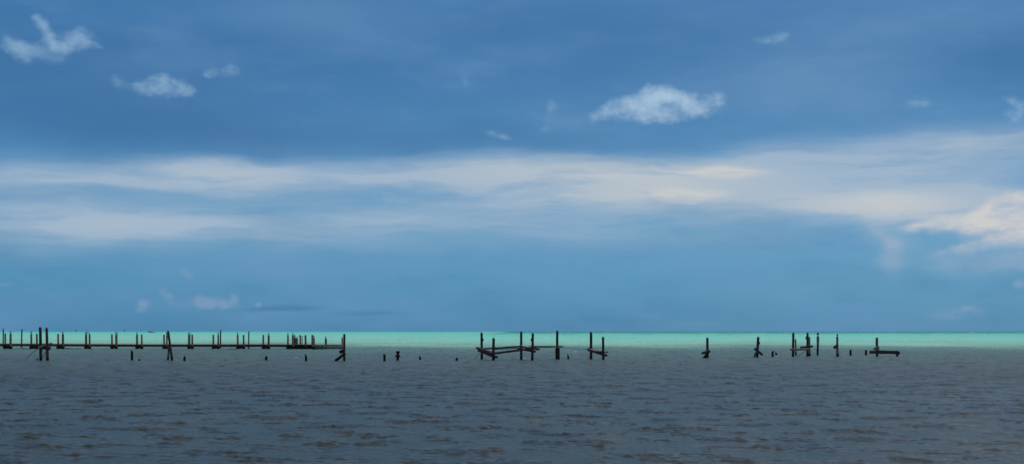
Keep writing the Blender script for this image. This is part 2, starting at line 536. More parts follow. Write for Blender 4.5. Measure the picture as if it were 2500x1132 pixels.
# ------------------------------------------------------------------ mesh kit
class MB:
    def __init__(s):
        s.v, s.f = [], []

    def add(s, vs_, fs):
        n = len(s.v)
        s.v += [Vector(p) for p in vs_]
        s.f += [tuple(i + n for i in f) for f in fs]
        return s

    def loft(s, rings, close=True):
        """rings: lists of points with equal count; end rings are capped"""
        n = len(rings[0])
        vs_ = [p for r in rings for p in r]
        fs = []
        for a in range(len(rings) - 1):
            for b in range(n):
                c = (b + 1) % n
                fs.append((a * n + b, a * n + c, (a + 1) * n + c, (a + 1) * n + b))
        if close:
            fs.append(tuple(range(n - 1, -1, -1)))
            fs.append(tuple((len(rings) - 1) * n + b for b in range(n)))
        return s.add(vs_, fs)

    def bar(s, p0, p1, wd, ht, rough=0.0, taper=1.0, up=Vector((0, 0, 1))):
        """a sawn timber from p0 to p1, slightly bowed and chamfered"""
        p0, p1 = Vector(p0), Vector(p1)
        d = (p1 - p0)
        L = d.length
        d.normalize()
        sx = d.cross(up)
        if sx.length < 1e-3:
            sx = Vector((1, 0, 0))
        sx.normalize()
        uy = sx.cross(d).normalized()
        k = max(2, int(L / .35) + 1)
        rings = []
        ph = random.random() * 6
        for i in range(k + 1):
            f = i / k
            c = p0.lerp(p1, f) + uy * math.sin(f * math.pi) * -rough * .4 * min(L, 3) * .1
            a = wd / 2 * (1 + random.uniform(-rough, rough)) * (1 + (taper - 1) * f)
            b = ht / 2 * (1 + random.uniform(-rough, rough)) * (1 + (taper - 1) * f)
            c += uy * math.sin(ph + f * 5) * rough * ht * .25
            ch = .82
            rings.append([c + sx * x + uy * y for x, y in
                          ((a, b * ch), (a * ch, b), (-a * ch, b), (-a, b * ch),
                           (-a, -b * ch), (-a * ch, -b), (a * ch, -b), (a, -b * ch))])
        return s.loft(rings)

    def tube(s, pts, r, n=8, r1=None):
        pts = [Vector(p) for p in pts]
        rings = []
        for i, p in enumerate(pts):
            d = (pts[min(i + 1, len(pts) - 1)] - pts[max(i - 1, 0)]).normalized()
            a = d.cross(Vector((.13, .9, .3))).normalized()
            b = d.cross(a)
            rr = r if r1 is None else r + (r1 - r) * i / (len(pts) - 1)
            rings.append([p + (a * math.cos(q) + b * math.sin(q)) * rr for q in [2 * math.pi * k / n for k in range(n)]])
        return s.loft(rings)

    def ball(s, c, rx, ry, rz, n=10, m=7, rot=None):
        rings = []
        c = Vector(c)
        for i in range(1, m):
            a = math.pi * i / m
            ring = []
            for k in range(n):
                q = 2 * math.pi * k / n
                v = Vector((rx * math.sin(a) * math.cos(q), ry * math.sin(a) * math.sin(q), -rz * math.cos(a)))
                if rot:
                    v = rot @ v
                ring.append(c + v)
            rings.append(ring)
        return s.loft(rings)

    def build(s, name, mat, parent=None, origin=None, smooth=False):
        if origin is None:
            zmin = min(p.z for p in s.v)
            cx = sum(p.x for p in s.v) / len(s.v)
            cy = sum(p.y for p in s.v) / len(s.v)
            origin = Vector((cx, cy, max(zmin, 0.0) if zmin > -2 else 0.0))
        origin = Vector(origin)
        me = bpy.data.meshes.new(name)
        me.from_pydata([tuple(p - origin) for p in s.v], [], s.f)
        me.update()
        if smooth:
            me.polygons.foreach_set('use_smooth', [True] * len(me.polygons))
        me.materials.append(mat)
        o = bpy.data.objects.new(name, me)
        COL.objects.link(o)
        if parent is not None:
            o.parent = parent
            o.location = origin - parent.location
        else:
            o.location = origin
        return o


def tag(o, label, cat, group=None):
    o['label'] = label
    o['category'] = cat
    if group:
        o['group'] = group
    return o


def thing(name, loc, label, cat, group=None):
    o = bpy.data.objects.new(name, None)
    o.empty_display_size = .3
    o.location = Vector(loc)
    COL.objects.link(o)
    return tag(o, label, cat, group)


BED = -1.3


def shaft(pxb, pxt, ytop, D, wpx, profile=None, zb=BED, taper=.93, wt=None, Dt=None):
    """round pile standing in the sea bed; profile gives a broken top as (fraction across, row)"""
    r = wpx / 2 * D / F
    rt = (wt / 2 * D / F) if wt else r * taper
    Dt = Dt or D
    b0 = W(pxb, Y0 + H * F / D, D)
    top = W(pxt, ytop, Dt)
    n = 14
    L = top.z
    k = max(3, int(L / .22))
    mb = MB()
    rings = []
    ph = [random.uniform(.95, 1.05) for _ in range(n)]
    for i in range(-2, k + 1):
        f = i / k
        z = f * L if i >= 0 else zb * (-i) / 2.0
        if i == -2:
            z = zb
        f2 = z / L
        c = b0.lerp(top, f2)
        c.x += random.uniform(-.004, .004)
        rr = r + (rt - r) * max(0, f2)
        rings.append([Vector((c.x + math.cos(q) * rr * ph[j] * random.uniform(.985, 1.015),
                              c.y + math.sin(q) * rr * ph[j], z)) for j, q in
                      enumerate(2 * math.pi * j / n for j in range(n))])
    rings.sort(key=lambda R_: R_[0].z)
    if profile:
        last = rings[-1]
        cx = sum(p.x for p in last) / n
        for p in last:
            fx = max(-1, min(1, (p.x - cx) / rt))
            y = None
            for (a, ya), (b, yb) in zip(profile, profile[1:]):
                if a <= fx <= b:
                    y = ya + (yb - ya) * (fx - a) / (b - a)
            p.z = max(.03, W(0, y, D).z + random.uniform(-.03, .03))
        for R_ in rings[:-1]:
            for j, p in enumerate(R_):
                p.z = min(p.z, last[j].z - .01 * (len(rings) - rings.index(R_)))
        # hollowed heart of the rotten head
        c = sum(last, Vector()) / n
        inner = [p.lerp(Vector((c.x, c.y, p.z)), .45) - Vector((0, 0, .05)) for p in last]
        rings.append(inner)
    mb.loft(rings)
    return mb, top, rt


def cap_cone(parent, top, rt, hpx, D, mat=M_CAP):
    h = hpx * D / F
    n = 12
    mb = MB()
    rings = []
    for f, k in ((-.25, 1.10), (.12, 1.12), (.2, 1.0), (.62, .55), (.97, .08)):
        rings.append([Vector((top.x + math.cos(q) * rt * k, top.y + math.sin(q) * rt * k, top.z + f * h))
                      for q in (2 * math.pi * j / n for j in range(n))])
    mb.loft(rings)
    return mb.build('pile_cap', mat, parent)


def pile(label, pxb, pxt, ytop, ybase, wpx, cap=4.2, mat=M_DARK, name='timber_piling', cat='piling', group=None, **kw):
    D = dist(ybase)
    root = thing(name, W(pxb, ybase, D), label, cat, group)
    mb, top, rt = shaft(pxb, pxt, ytop + (cap * .95 if cap else 0), D, wpx, **kw)
    mb.build('shaft', mat, root, smooth=False)
    if cap:
        cap_cone(root, top, rt, cap, D)
    return root, D


def part_pile(root, pxb, pxt, ytop, D, wpx, cap=0, mat=M_DARK, name='piling', **kw):
    mb, top, rt = shaft(pxb, pxt, ytop + (cap * .95 if cap else 0), D, wpx, **kw)
    o = mb.build(name, mat, root)
    if cap:
        c = cap_cone(root, top, rt, cap, D)
        c.parent = o
        c.location = c.location - o.location
    return o


def pbar(root, name, a, b, hpx, wm, mat, rough=.06, **kw):
    """timber between two surveyed points a, b = (px, py, D)"""
    p0, p1 = W(*a), W(*b)
    D = (a[2] + b[2]) / 2
    return MB().bar(p0, p1, wm, hpx * D / F, rough, **kw).build(name, mat, root)


def prod(root, name, a, b, r, mat, sag=0.0):
    p0, p1 = W(*a), W(*b)
    pts = [p0.lerp(p1, i / 12) - Vector((0, 0, 4 * sag * (i / 12) * (1 - i / 12))) for i in range(13)]
    return MB().tube(pts, r, 6).build(name, mat, root)


# ------------------------------------------------------------------ jetty
DJ = 212.0
jet = thing('jetty', W(20, 851, DJ), 'long low timber jetty with paired brown pilings crossing the left half of the sea', 'jetty')
prod_r = .035
for i, (xa, xb, ya, yb) in enumerate(((-60, 142, 841.0, 842.0), (142, 346, 842.0, 843.0), (346, 595, 843.0, 843.2), (595, 765, 843.2, 843.4))):
    pbar(jet, 'walkway_beam', (xa, ya, DJ - .35), (xb + 2, yb, DJ - .35), 4.8, .12, M_BEAM, .03)
    pbar(jet, 'walkway_beam', (xa, ya + .6, DJ + 1.3), (xb + 2, yb + .6, DJ + 1.3), 4.2, .12, M_BEAM, .03)
    pbar(jet, 'deck', (xa, ya - 3.0, DJ + .45), (xb, yb - 3.0, DJ + .45), .9, 1.5, M_BROWN, .02)
pairs = [(12.9, 813, 4.4, 26, 813.4, 6), (76.5, 814, 4.9, 90, 814, 4.9), (142, 814.5, 5, 153.7, 814.5, 6.2), (210, 815, 5.2, 218.6, 814.5, 4.9),
         (273.4, 815, 4.8, 283.6, 815.5, 5.3), (334.7, 816, 5.5, 346, 816, 4.6), (400.4, 816, 4.6, 407.5, 816.5, 4.3), (461.5, 816, 5.4, 469.2, 816, 4.9),
         (520.9, 816.2, 4.7, 533, 816.2, 4.3), (580.3, 816, 4.9, 594.7, 816.6, 4.5), (643, 816.6, 4.6, 656, 817.3, 5.8)]
front_is_right = [1, 0, 1, 1, 1, 1, 1, 1, 1, 1, 1]
for k, (xa, ya, wa, xb, yb, wb) in enumerate(pairs):
    fr_ = front_is_right[k]
    da, db = (DJ + 1.65, DJ - .75) if fr_ else (DJ + 1.65, DJ + 1.65)
    part_pile(jet, xa + random.uniform(-.3, .8), xa, ya, da, wa, mat=M_BROWN, taper=.9)
    part_pile(jet, xb + random.uniform(-.3, .8), xb, yb, db, wb, mat=M_BROWN if k % 3 else M_GREY, taper=.9)
    xl, xr = min(xa, xb) - 3.5, max(xa, xb) + 3.5
    pbar(jet, 'cross_timber', (xl, 847.4, DJ - 1.0), (xr, 847.4, DJ - 1.0), 5.6, .4, M_ROT, .05)
    pbar(jet, 'cross_timber', (xl + 1, 846.2, DJ + .9), (xr - 1, 846.2, DJ + .9), 4.6, .4, M_ROT, .05)
# light masts standing by three pairs
for (x, y0, arm) in ((212.3, 808.4, 4), (286.4, 809, 0), (464.4, 810.5, 0)):
    m = MB().tube([W(x, 845, DJ), W(x, y0, DJ)], .045, 6).build('light_mast', M_METAL, jet)
    if arm:
        a = MB().tube([W(x, 811.8, DJ), W(x + 4.5, 811.9, DJ)], .03, 6)
        a.ball(W(x + 5, 811.9, DJ), .09, .09, .10)
        l = a.build('lamp', M_METAL, jet)
        l.parent = m
        l.location = l.location - m.location
# landing at the jetty's seaward end
for (x, xt, y, dz, wd, mt) in ((703.2, 703, 817, .9, 4.5, M_BROWN), (715.4, 715.1, 817, -1.2, 5.4, M_GREY), (719.9, 719.8, 817, 2.0, 3.0, M_DARK),
                               (724.9, 724.7, 824.6, 1.0, 5.8, M_GREY), (719.6, 719.6, 824.2, 1.0, 4.6, M_DARK), (733.4, 732.9, 816.9, 1.0, 4.0, M_BROWN), (746.6, 745.8, 817.3, -1.1, 4.9, M_BROWN),
                               (762.3, 762.5, 816.6, -1.3, 4.6, M_GREY), (766.8, 766.3, 823.8, 1.5, 5.0, M_BROWN), (795.9, 795.6, 825.6, 1.5, 5.6, M_GREEN), (835.6, 835.7, 824, 1.2, 4.0, M_BROWN)):
    part_pile(jet, x, xt, y, DJ + dz, wd, mat=mt, taper=.92)
pbar(jet, 'cross_timber', (699, 847.6, DJ - 1.35), (766, 847.8, DJ - 1.35), 6.8, .35, M_ROT, .04)
pbar(jet, 'cross_timber', (702, 846.6, DJ + 1.2), (790, 847.0, DJ + 1.2), 5, .35, M_ROT, .04)
pbar(jet, 'deck', (700, 841.0, DJ), (766, 841.2, DJ), 1.8, 2.2, M_DARK, .02)
pbar(jet, 'side_plank', (764, 843.0, DJ - 1.0), (836, 842.9, DJ - 1.0), 5.2, .10, M_PALE, .03)
pbar(jet, 'side_plank', (764, 848.4, DJ - 1.05), (836, 848.2, DJ - 1.05), 4.4, .10, M_GREEN, .04)
pbar(jet, 'deck', (766, 840.6, DJ + .2), (834, 840.6, DJ + .2), .8, 2.0, M_GREY, .02)
prod(jet, 'rope', (705.5, 830, DJ + .6), (713, 827, DJ - 1), .02, M_ROPE, .06)
# boarding ladder with a pale hoop
ld = MB()
for seg in (((727, 820.3), (739.8, 820.6)), ((739.2, 820.6), (739.0, 830.5)), ((739.0, 830.5), (737.8, 841)), ((736.6, 820.6), (736.6, 830)), ((728, 830.3), (739, 830.6)), ((735, 830.5), (736, 841))):
    ld.tube([W(seg[0][0], seg[0][1], DJ + .4), W(seg[1][0], seg[1][1], DJ + .4)], .04, 6)
ld.build('boarding_ladder', M_PIPE, jet)
rl = MB()
for seg in (((717.5, 824.3), (722, 824.0)), ((717.6, 824.3), (717.4, 841)), ((721.9, 824), (721.8, 841))):
    rl.tube([W(seg[0][0], seg[0][1], DJ + .1), W(seg[1][0], seg[1][1], DJ + .1)], .035, 6)
rl.build('handrail', M_PIPE, jet)

# slim channel-side poles standing free behind or before the jetty
for xb, xt, yt, yb, wd, lab in ((7.6, 8.2, 803, 848, 3.2, 'slim dark pole with a white gull on top, nearest the left edge'),
                                (52.6, 53.6, 804, 848.6, 3.4, 'slim dark pole with a white gull on top, between the first two jetty piling pairs'),
                                (538.2, 538.8, 805, 848.6, 3.6, 'slim tall dark pole touching the jetty pair with a dark bird on its right piling'),
                                (607.3, 607.6, 808, 849.8, 3.4, 'slim tall dark pole behind the jetty without any bird or piling touching it')):
    pile(lab, xb, xt, yt, yb, wd, cap=0, name='mooring_pole', cat='pole', group='slim poles beside the jetty', taper=.9)

# ------------------------------------------------------------------ dolphin of two capped piles on the left
D1 = dist(879)
d1 = thing('mooring_dolphin', W(106, 879, D1), 'two tall capped pilings tied by broken planks in front of the jetty', 'pilings')
part_pile(d1, 99.9, 98.4, 796.2, D1, 7.2, cap=4.5)
part_pile(d1, 116.2, 114, 798, D1 - .4, 6.9, cap=4.5)
pbar(d1, 'collar_block', (110.5, 849.3, D1 - .75), (123, 849.3, D1 - .75), 8.6, .3, M_DARK, .08)
pbar(d1, 'cross_plank', (97, 846.5, D1 - .35), (126.5, 836.2, D1 + .2), 2.6, .22, M_PALE, .1)
pbar(d1, 'broken_brace', (97.2, 843, D1 + .3), (113, 848.5, D1 + .3), 9, .12, M_ROT, .2)
pbar(d1, 'broken_brace', (103.5, 850, D1 + .1), (99, 862, D1 + .1), 6, .12, M_ROT, .2, up=Vector((0, 1, 0)))
pbar(d1, 'broken_brace', (95, 839.6, D1 + .4), (112, 839.2, D1 + .4), 2.6, .12, M_DARK, .2)
prod(d1, 'hanging_rod', (61.5, 878.8, D1 - 1.2), (98.6, 848, D1 - .4), .022, M_METAL, -.12)
prod(d1, 'rope', (112, 856, D1), (102.4, 873, D1), .022, M_ROPE, .05)
prod(d1, 'rope', (110.6, 858, D1), (111, 878, D1), .018, M_ROPE)
mb, _, _ = shaft(91.2, 91, 874.4, D1, 3.6, [(-1, 876), (0, 874), (1, 878)])
tag(mb.build('wood_stump', M_ROT), 'tiny black stump at the foot of the two tall capped pilings', 'stump', 'rotten stumps in the shallows')

# leaning pair
D3 = dist(879)
d3 = thing('leaning_pilings', W(415, 879, D3), 'two pilings leaning together like a narrow upside down V, before the jetty', 'pilings')
part_pile(d3, 420.2, 410.6, 805.2, D3, 6.0, cap=3.8, taper=.95)
part_pile(d3, 410.2, 412.6, 846.0, D3 + .45, 5.4, mat=M_GREY)
pbar(d3, 'cleat', (411.5, 853.5, D3 + .2), (417, 853.5, D3 + .2), 5, .2, M_ROT, .1)

# corner pile with fallen brace
D4 = dist(880.4)
d4 = thing('braced_piling', W(841, 880.4, D4), 'tall capped piling with a fallen diagonal brace, at the right end of the jetty', 'piling')
part_pile(d4, 840.4, 840.7, 813.2, D4, 5.9, cap=4.4)
pbar(d4, 'fallen_brace', (842.6, 861.5, D4 - .35), (818, 880.8, D4 - .6), 6.4, .2, M_ROT, .05)
pbar(d4, 'fallen_brace', (841.6, 862.0, D4 - .30), (828, 872.5, D4 - .5), 2.0, .3, M_DARK, .05)
pbar(d4, 'block', (829, 858.2, D4 + .2), (840, 857.6, D4 + .2), 8, .25, M_ROT, .08)
pbar(d4, 'block', (834, 853, D4 + .25), (842, 853, D4 + .25), 3, .2, M_ROT, .08)

# ------------------------------------------------------------------ stumps
G = 'rotten stumps in the shallows'
stumps = [
    (322.2, 878.6, 6.4, [(-1, 854.8), (-.3, 854), (.1, 855), (1, 861.5)], 'tall black stump with a slanted top, below the jetty between the slim poles'),
    (340.6, 879.6, 6.0, [(-1, 875.4), (-.6, 875), (0, 877.4), (.5, 876.6), (1, 876)], 'low two-humped black stump just right of the tall slant-topped one'),
    (450.6, 880.4, 6.0, [(-1, 871), (-.1, 868), (.4, 869.5), (1, 871.5)], 'short house-shaped black stump right of the leaning pilings'),
    (549.7, 879.0, 4.0, [(-1, 878), (-.3, 877.6), (.2, 878), (.6, 875.6), (1, 875.4)], 'smallest black stump, barely above water with a raised right side'),
    (650.0, 879.7, 6.4, [(-1, 870.4), (0, 869), (.4, 867), (.7, 868.5), (1, 871)], 'short stump with one small peak, left of the spike-topped one'),
    (747.3, 880.7, 5.8, [(-1, 862.6), (-.6, 863.4), (-.4, 865.6), (.5, 868.2), (1, 872)], 'black stump with a spike on its left side, under the jetty landing'),
    (938.7, 881.0, 6.2, [(-1, 864.8), (-.4, 862.4), (-.2, 864.4), (.5, 864), (1, 864.4)], 'square-topped reddish black stump left of the knobbly one'),
    (1025.8, 877.3, 5.4, [(-1, 868), (-.3, 867.8), (.3, 869.4), (.8, 872), (1, 875)], 'rounded stump sloping to the right, alone between the knobbly one and the pier frame'),
    (1115.0, 880.0, 6.2, [(-1, 876), (-.4, 873.4), (0, 871), (.4, 872.4), (1, 873.6)], 'low pointed black stump just left of the wrecked pier frame'),
    (1387.7, 876.0, 5.6, [(-1, 863.4), (-.6, 862.8), (0, 866.6), (.6, 870.5), (1, 875)], 'wedge-shaped black stump between the pier frame and the two-pile frame'),
    (1886.2, 870.7, 5.4, [(-1, 859), (-.4, 857), (.2, 855), (1, 855.6)], 'upright stump with a left-slanting top, left of the H-shaped pilings'),
    (1895.0, 866.0, 5.2, [(-1, 857.6), (-.6, 858.4), (-.5, 861.2), (.6, 861), (1, 862)], 'small stump with a thin spike on its left edge'),
    (1860.0, 866.8, 3.6, [(-1, 863), (0, 862), (1, 864)], 'tiny stump beside the fallen end of a crossed plank'),
    (2076.5, 867.0, 5.0, [(-1, 853.8), (0, 853), (1, 854)], 'short round post with a gull on top, near the plank-armed piling'),
    (2114.2, 866.2, 5.4, [(-1, 856), (-.5, 854.4), (1, 854)], 'short round post with a gull on top, next to the low fallen beam'),
]
for x, yb, wd, prof, lab in stumps:
    D = dist(yb)
    top = min(y for _, y in prof)
    mb, _, _ = shaft(x, x, top, D, wd, prof, taper=.96)
    tag(mb.build('wood_stump', M_ROT), lab, 'stump', G)

# knobbly stump
D = dist(879.2)
kn = thing('knobbly_piling', W(971, 879.2, D), 'knobbly broken piling with a bulging head and side lumps', 'piling', G)
mb, _, _ = shaft(971, 971, 858.5, D, 6.8)
mb.build('shaft', M_ROT, kn)
MB().ball(W(971.8, 858.6, D), .20, .19, .105).bar(W(966, 858.2, D - .1), W(972, 859.4, D - .1), .12, .07, .3).build('head', M_ROT, kn)
MB().ball(W(966.4, 869, D), .085, .08, .07).build('lump', M_ROT, kn)
MB().ball(W(975.0, 868.6, D), .09, .1, .10).build('lump', M_ROT, kn)
pbar(kn, 'split_rail', (967.8, 863.8, D - .2), (975, 864.2, D - .2), 1.6, .1, M_DARK, .2)

# low dark streaks on the water by the jetty, built as bars
for xa, xb, y, h, lab in ((159, 197, 850.3, 1.7, 'dark low streak on the water before the jetty near the left'),
                          (556, 578, 852.6, 1.4, 'dark low streak on the water left of a jetty piling pair that carries a bird'),
                          (56, 73, 850.2, 1.2, 'short dark streak on the water beside the second jetty piling pair'),
                          (764, 790, 852.2, 1.8, 'dark low streak on the water under the plank-sided landing')):
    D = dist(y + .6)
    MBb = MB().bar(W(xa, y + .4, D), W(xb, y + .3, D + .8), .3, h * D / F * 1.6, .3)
    tag(MBb.build('dark_streak', M_ROT), lab, 'timber', 'dark streaks on the water at the jetty')

# ------------------------------------------------------------------ wrecked pier frame in the middle
DA, DB = 133.0, 128.8
pf = thing('pier_frame', W(1265, 878, 131), 'wrecked pier frame of five capped pilings joined by sagging beams', 'pier frame')
part_pile(pf, 1176.4, 1175.8, 809.8, DA, 6.4, cap=4.2)
part_pile(pf, 1204.6, 1205.1, 823, DB, 7.2, cap=4.4)
part_pile(pf, 1272.6, 1272.5, 807.2, DA, 6.4, cap=4.4)
part_pile(pf, 1299.4, 1300.8, 811.2, DB, 6.3, cap=4.4)
part_pile(pf, 1360.3, 1360.5, 805, DA, 6.4, cap=4.6)
mb, _, _ = shaft(1363.8, 1363.4, 847.6, DA + .1, 6.2, taper=.97)
mb.build('piling', M_ROT, pf)
mb, _, _ = shaft(1357.6, 1357.8, 848.2, DA - .15, 3.4, taper=.97)
mb.build('piling', M_ROT, pf)
# transverse timbers, pale strips on top paint in the sunlight
pbar(pf, 'cross_beam', (1164.7, 848.4, DA + .2), (1202, 860.3, DB + .3), 5.0, .24, M_DARK)
pbar(pf, 'cross_beam', (1169.3, 854.6, DA - .45), (1212, 871.3, DB - .5), 5.4, .26, M_DARK)
pbar(pf, 'plank', (1184, 852.4, DA - .3), (1201, 859.2, DB + .1), .8, .3, M_PALE)
pbar(pf, 'plank', (1174, 854.4, DA - .55), (1192, 862.0, DA - 2.2), .9, .3, M_PALE)
pbar(pf, 'cross_beam', (1272, 844.4, DA - .4), (1314.6, 851.6, DB - .4), 4.6, .24, M_DARK)
pbar(pf, 'cross_beam', (1265.5, 849.8, DA + .35), (1305.8, 857.5, DB + .35), 4.8, .24, M_DARK)
pbar(pf, 'plank', (1274, 842.6, DA - .3), (1296, 847.0, DB - .1), .9, .34, M_PALE)
pbar(pf, 'long_beam', (1175, 850.8, DA - .3), (1273.5, 844.6, DA - .3), 3.9, .2, M_DARK)
pbar(pf, 'long_beam', (1208, 851.9, DA + .6), (1270, 848.4, DA + .6), 1.9, .2, M_DARK)
pbar(pf, 'long_beam', (1190.5, 864.2, DB - .36), (1300, 849.4, DB - .36), 5.2, .2, M_DARK)
pbar(pf, 'long_beam', (1290, 845.6, DA - .3), (1374.3, 845.6, DA - .3), 4.2, .2, M_DARK)
pbar(pf, 'plank', (1346, 845.6, DA - .75), (1370, 847.6, DA - .55), 1.8, .3, M_PALE)
pbar(pf, 'cleat', (1179.4, 825.5, DA - .1), (1179.4, 832, DA - .1), 1.8, .1, M_DARK, .1, up=Vector((0, 1, 0)))
pbar(pf, 'cleat', (1297.0, 825.5, DB - .1), (1297.0, 832, DB - .1), 1.8, .1, M_DARK, .1, up=Vector((0, 1, 0)))
prod(pf, 'hanging_rod', (1171.6, 860.5, DA - .3), (1158.8, 876.6, DA - .8), .016, M_METAL)
prod(pf, 'hanging_rod', (1355.8, 852, DA), (1353, 865, DA), .016, M_METAL)
prod(pf, 'rope', (1374, 847, DA - .3), (1438, 850.6, DA - .1), .014, M_ROPE, .09)

# two-pile frame
pg = thing('pile_bent', W(1458, 877, 131.5), 'two capped pilings joined by sloping cross beams, right of the long pier frame', 'pilings')
DC, DD = 134.2, 131.0
part_pile(pg, 1442.9, 1443.0, 808.2, DC, 6.6, cap=4.6)
part_pile(pg, 1472.9, 1472.4, 820.2, DD, 6.6, cap=4.6)
pbar(pg, 'cross_beam', (1440.2, 848.6, DC + .35), (1462, 858.4, DD + 1.0), 3.4, .22, M_DARK)
pbar(pg, 'cross_beam', (1436.2, 852.9, DC - .4), (1480, 866.4, DD - .4), 5.2, .26, M_DARK)
pbar(pg, 'long_beam', (1455, 858.6, DD + .35), (1470, 858.6, DD + .35), 4.8, .2, M_DARK)
pbar(pg, 'long_beam', (1468, 858.8, DD + .36), (1485, 859, DD + .36), 2.8, .2, M_DARK)
pbar(pg, 'plank', (1443, 851.2, DC - .5), (1456, 856.2, DD + .6), 1.4, .3, M_PALE)  # pale strip painting in the sunlit top of the beam below
MB().ball(W(1443.5, 849.6, DC - .5), .12, .12, .06).build('rope_coil', M_ROPE, pg)
prod(pg, 'hanging_rod', (1439, 868, DC - .3), (1435.4, 876.4, DC - .6), .016, M_METAL)

# ------------------------------------------------------------------ right-hand group
D5 = dist(873.3)
q1 = thing('braced_piling', W(1727, 873.3, D5), 'lone capped piling with a stubby block and slanted brace at its foot', 'piling')
part_pile(q1, 1727.3, 1727, 822.2, D5, 6.5, cap=4.0)
pbar(q1, 'brace', (1732.6, 855.6, D5 - .4), (1717.5, 873.8, D5 - .6), 4.6, .2, M_ROT, .08)
pbar(q1, 'brace', (1727, 858, D5 + .35), (1720, 873.8, D5 + .4), 6, .2, M_ROT, .08)
pbar(q1, 'block', (1714.8, 861.8, D5 - .45), (1726.5, 857.8, D5 - .1), 5, .24, M_DARK, .08)

D6 = dist(871.7)
q2 = thing('crossed_piling', W(1848, 871.7, D6), 'leaning capped piling with a plank nailed across it like an X', 'piling')
part_pile(q2, 1848.4, 1851.1, 820.2, D6, 6.8, cap=4.6, taper=.96)
pbar(q2, 'cross_plank', (1842, 849.8, D6 - .35), (1861, 865.4, D6 - .35), 6.0, .14, M_DARK, .05)
pbar(q2, 'brace', (1844.8, 860, D6 + .3), (1840.8, 871.8, D6 + .3), 3.2, .12, M_DARK, .08)
pbar(q2, 'cleat', (1854.2, 834, D6 - .1), (1854.0, 840, D6 - .1), 1.8, .1, M_ROT, .1, up=Vector((0, 1, 0)))

D7 = dist(870)
q3 = thing('pier_frame', W(1955, 869.5, D7), 'H-shaped cluster of four pilings tied by a pale round timber and a short dark beam', 'pier frame')
part_pile(q3, 1936.2, 1936.8, 810.4, D7, 6.3, cap=4.6)
part_pile(q3, 1943.2, 1942.2, 828.3, D7 + 7, 4.2, mat=M_GREY)
part_pile(q3, 1970.9, 1971.6, 810.2, D7 + .6, 5.8, cap=4.2)
part_pile(q3, 1976.4, 1975.6, 821.6, D7 + 3.5, 6.0, mat=M_GREY, wt=4.4)
MB().tube([W(1929.4, 852.6, D7 - .45), W(1945, 852.4, D7 - .45), W(1960, 852, D7 - .4), W(1975, 852.2, D7 - .35)], .105, 10).build('cross_log', M_GREY, q3)
pbar(q3, 'cross_beam', (1954, 847.3, D7 + .2), (1984.4, 844.6, D7 + .2), 4.8, .24, M_DARK)
pbar(q3, 'plank', (1974, 842.6, D7 + .1), (1984, 842.2, D7 + .1), .8, .3, M_PALE)  # sunlight on the cross beam's end, put in as a pale strip
prod(q3, 'hanging_rod', (1966, 855.4, D7), (1947, 870.2, D7 - .4), .025, M_METAL)
prod(q3, 'hanging_rod', (1939, 856.5, D7 - .3), (1943.4, 870, D7 - .4), .02, M_METAL)
pbar(q3, 'cleat', (1968.2, 821, D7 + .5), (1968.2, 828, D7 + .5), 2.2, .12, M_DARK, .15, up=Vector((0, 1, 0)))

D8 = dist(866.6)
q4 = thing('timber_piling', W(1996, 866.6, D8), 'piling with a thick pale upper half and thin black lower half, dark bird on top', 'piling')
part_pile(q4, 1995.9, 1996.8, 838, D8, 4.9, mat=M_ROT, name='shaft', taper=1.0)
mbx = MB()
n = 14
rings = []
for py, wd in ((840, 4.6), (838.6, 6.0), (836, 6.4), (828, 6.6), (820.6, 6.4), (819.8, 6.0)):
    c = W(1996.8, py, D8)
    r = wd / 2 * D8 / F
    rings.append([c + Vector((math.cos(q) * r, math.sin(q) * r, 0)) for q in (2 * math.pi * j / n for j in range(n))])
mbx.loft(rings).build('sleeve', M_GREY, q4)

D9 = dist(869.6)
q5 = thing('timber_piling', W(2044, 869.6, D9), 'piling with a plank jutting from its left side and a dark bird on top', 'piling')
part_pile(q5, 2044.3, 2044.1, 820.8, D9, 6.2, mat=M_GREY, name='shaft', cap=0, wt=5.6)
part_pile(q5, 2046.6, 2045.8, 858, D9 + .2, 4, mat=M_ROT, name='shaft')
pbar(q5, 'jutting_plank', (2036, 848.2, D9 - .4), (2045, 842.6, D9 - .2), 7.2, .16, M_DARK, .06)

D10 = dist(869.2)
q6 = thing('broken_pier_end', W(2160, 869, D10), 'snapped piling with a long low fallen beam resting on a stub post', 'pilings')
part_pile(q6, 2141.2, 2140.8, 843.2, D10, 5.6, mat=M_ROT)
mbx = MB()
rings = []
for py, wd in ((845.5, 4.6), (844, 6.2), (838, 6.8), (828, 6.6), (824.2, 6.6), (823.4, 5.6)):
    c = W(2140.7, py, D10)
    r = wd / 2 * D10 / F
    rings.append([c + Vector((math.cos(q) * r, math.sin(q) * r, 0)) for q in (2 * math.pi * j / n for j in range(n))])
mbx.loft(rings).build('piling', M_GREY, q6)
mb, _, _ = shaft(2190.4, 2190.4, 855.5, D10, 6.0, [(-1, 856), (-.4, 855), (.2, 857), (.6, 855.6), (1, 858.4)])
mb.build('stub_post', M_ROT, q6)
pbar(q6, 'fallen_beam', (2123.4, 858.7, D10 - .4), (2192, 859.4, D10 - .4), 7.4, .28, M_DARK, .07, taper=1.08)
pbar(q6, 'plank', (2141, 854.9, D10 - .45), (2188, 855.7, D10 - .45), .9, .3, M_GREY, .1)
pbar(q6, 'block', (2187, 860.6, D10 - .25), (2196, 860.8, D10 - .25), 7.6, .3, M_ROT, .12)
pbar(q6, 'splintered_block', (2132.5, 852.2, D10 - .3), (2146, 846, D10 - .3), 5.0, .16, M_GREY, .2)
pbar(q6, 'splintered_block', (2141, 850, D10 - .34), (2146, 848.6, D10 - .34), 8, .14, M_GREY, .25)


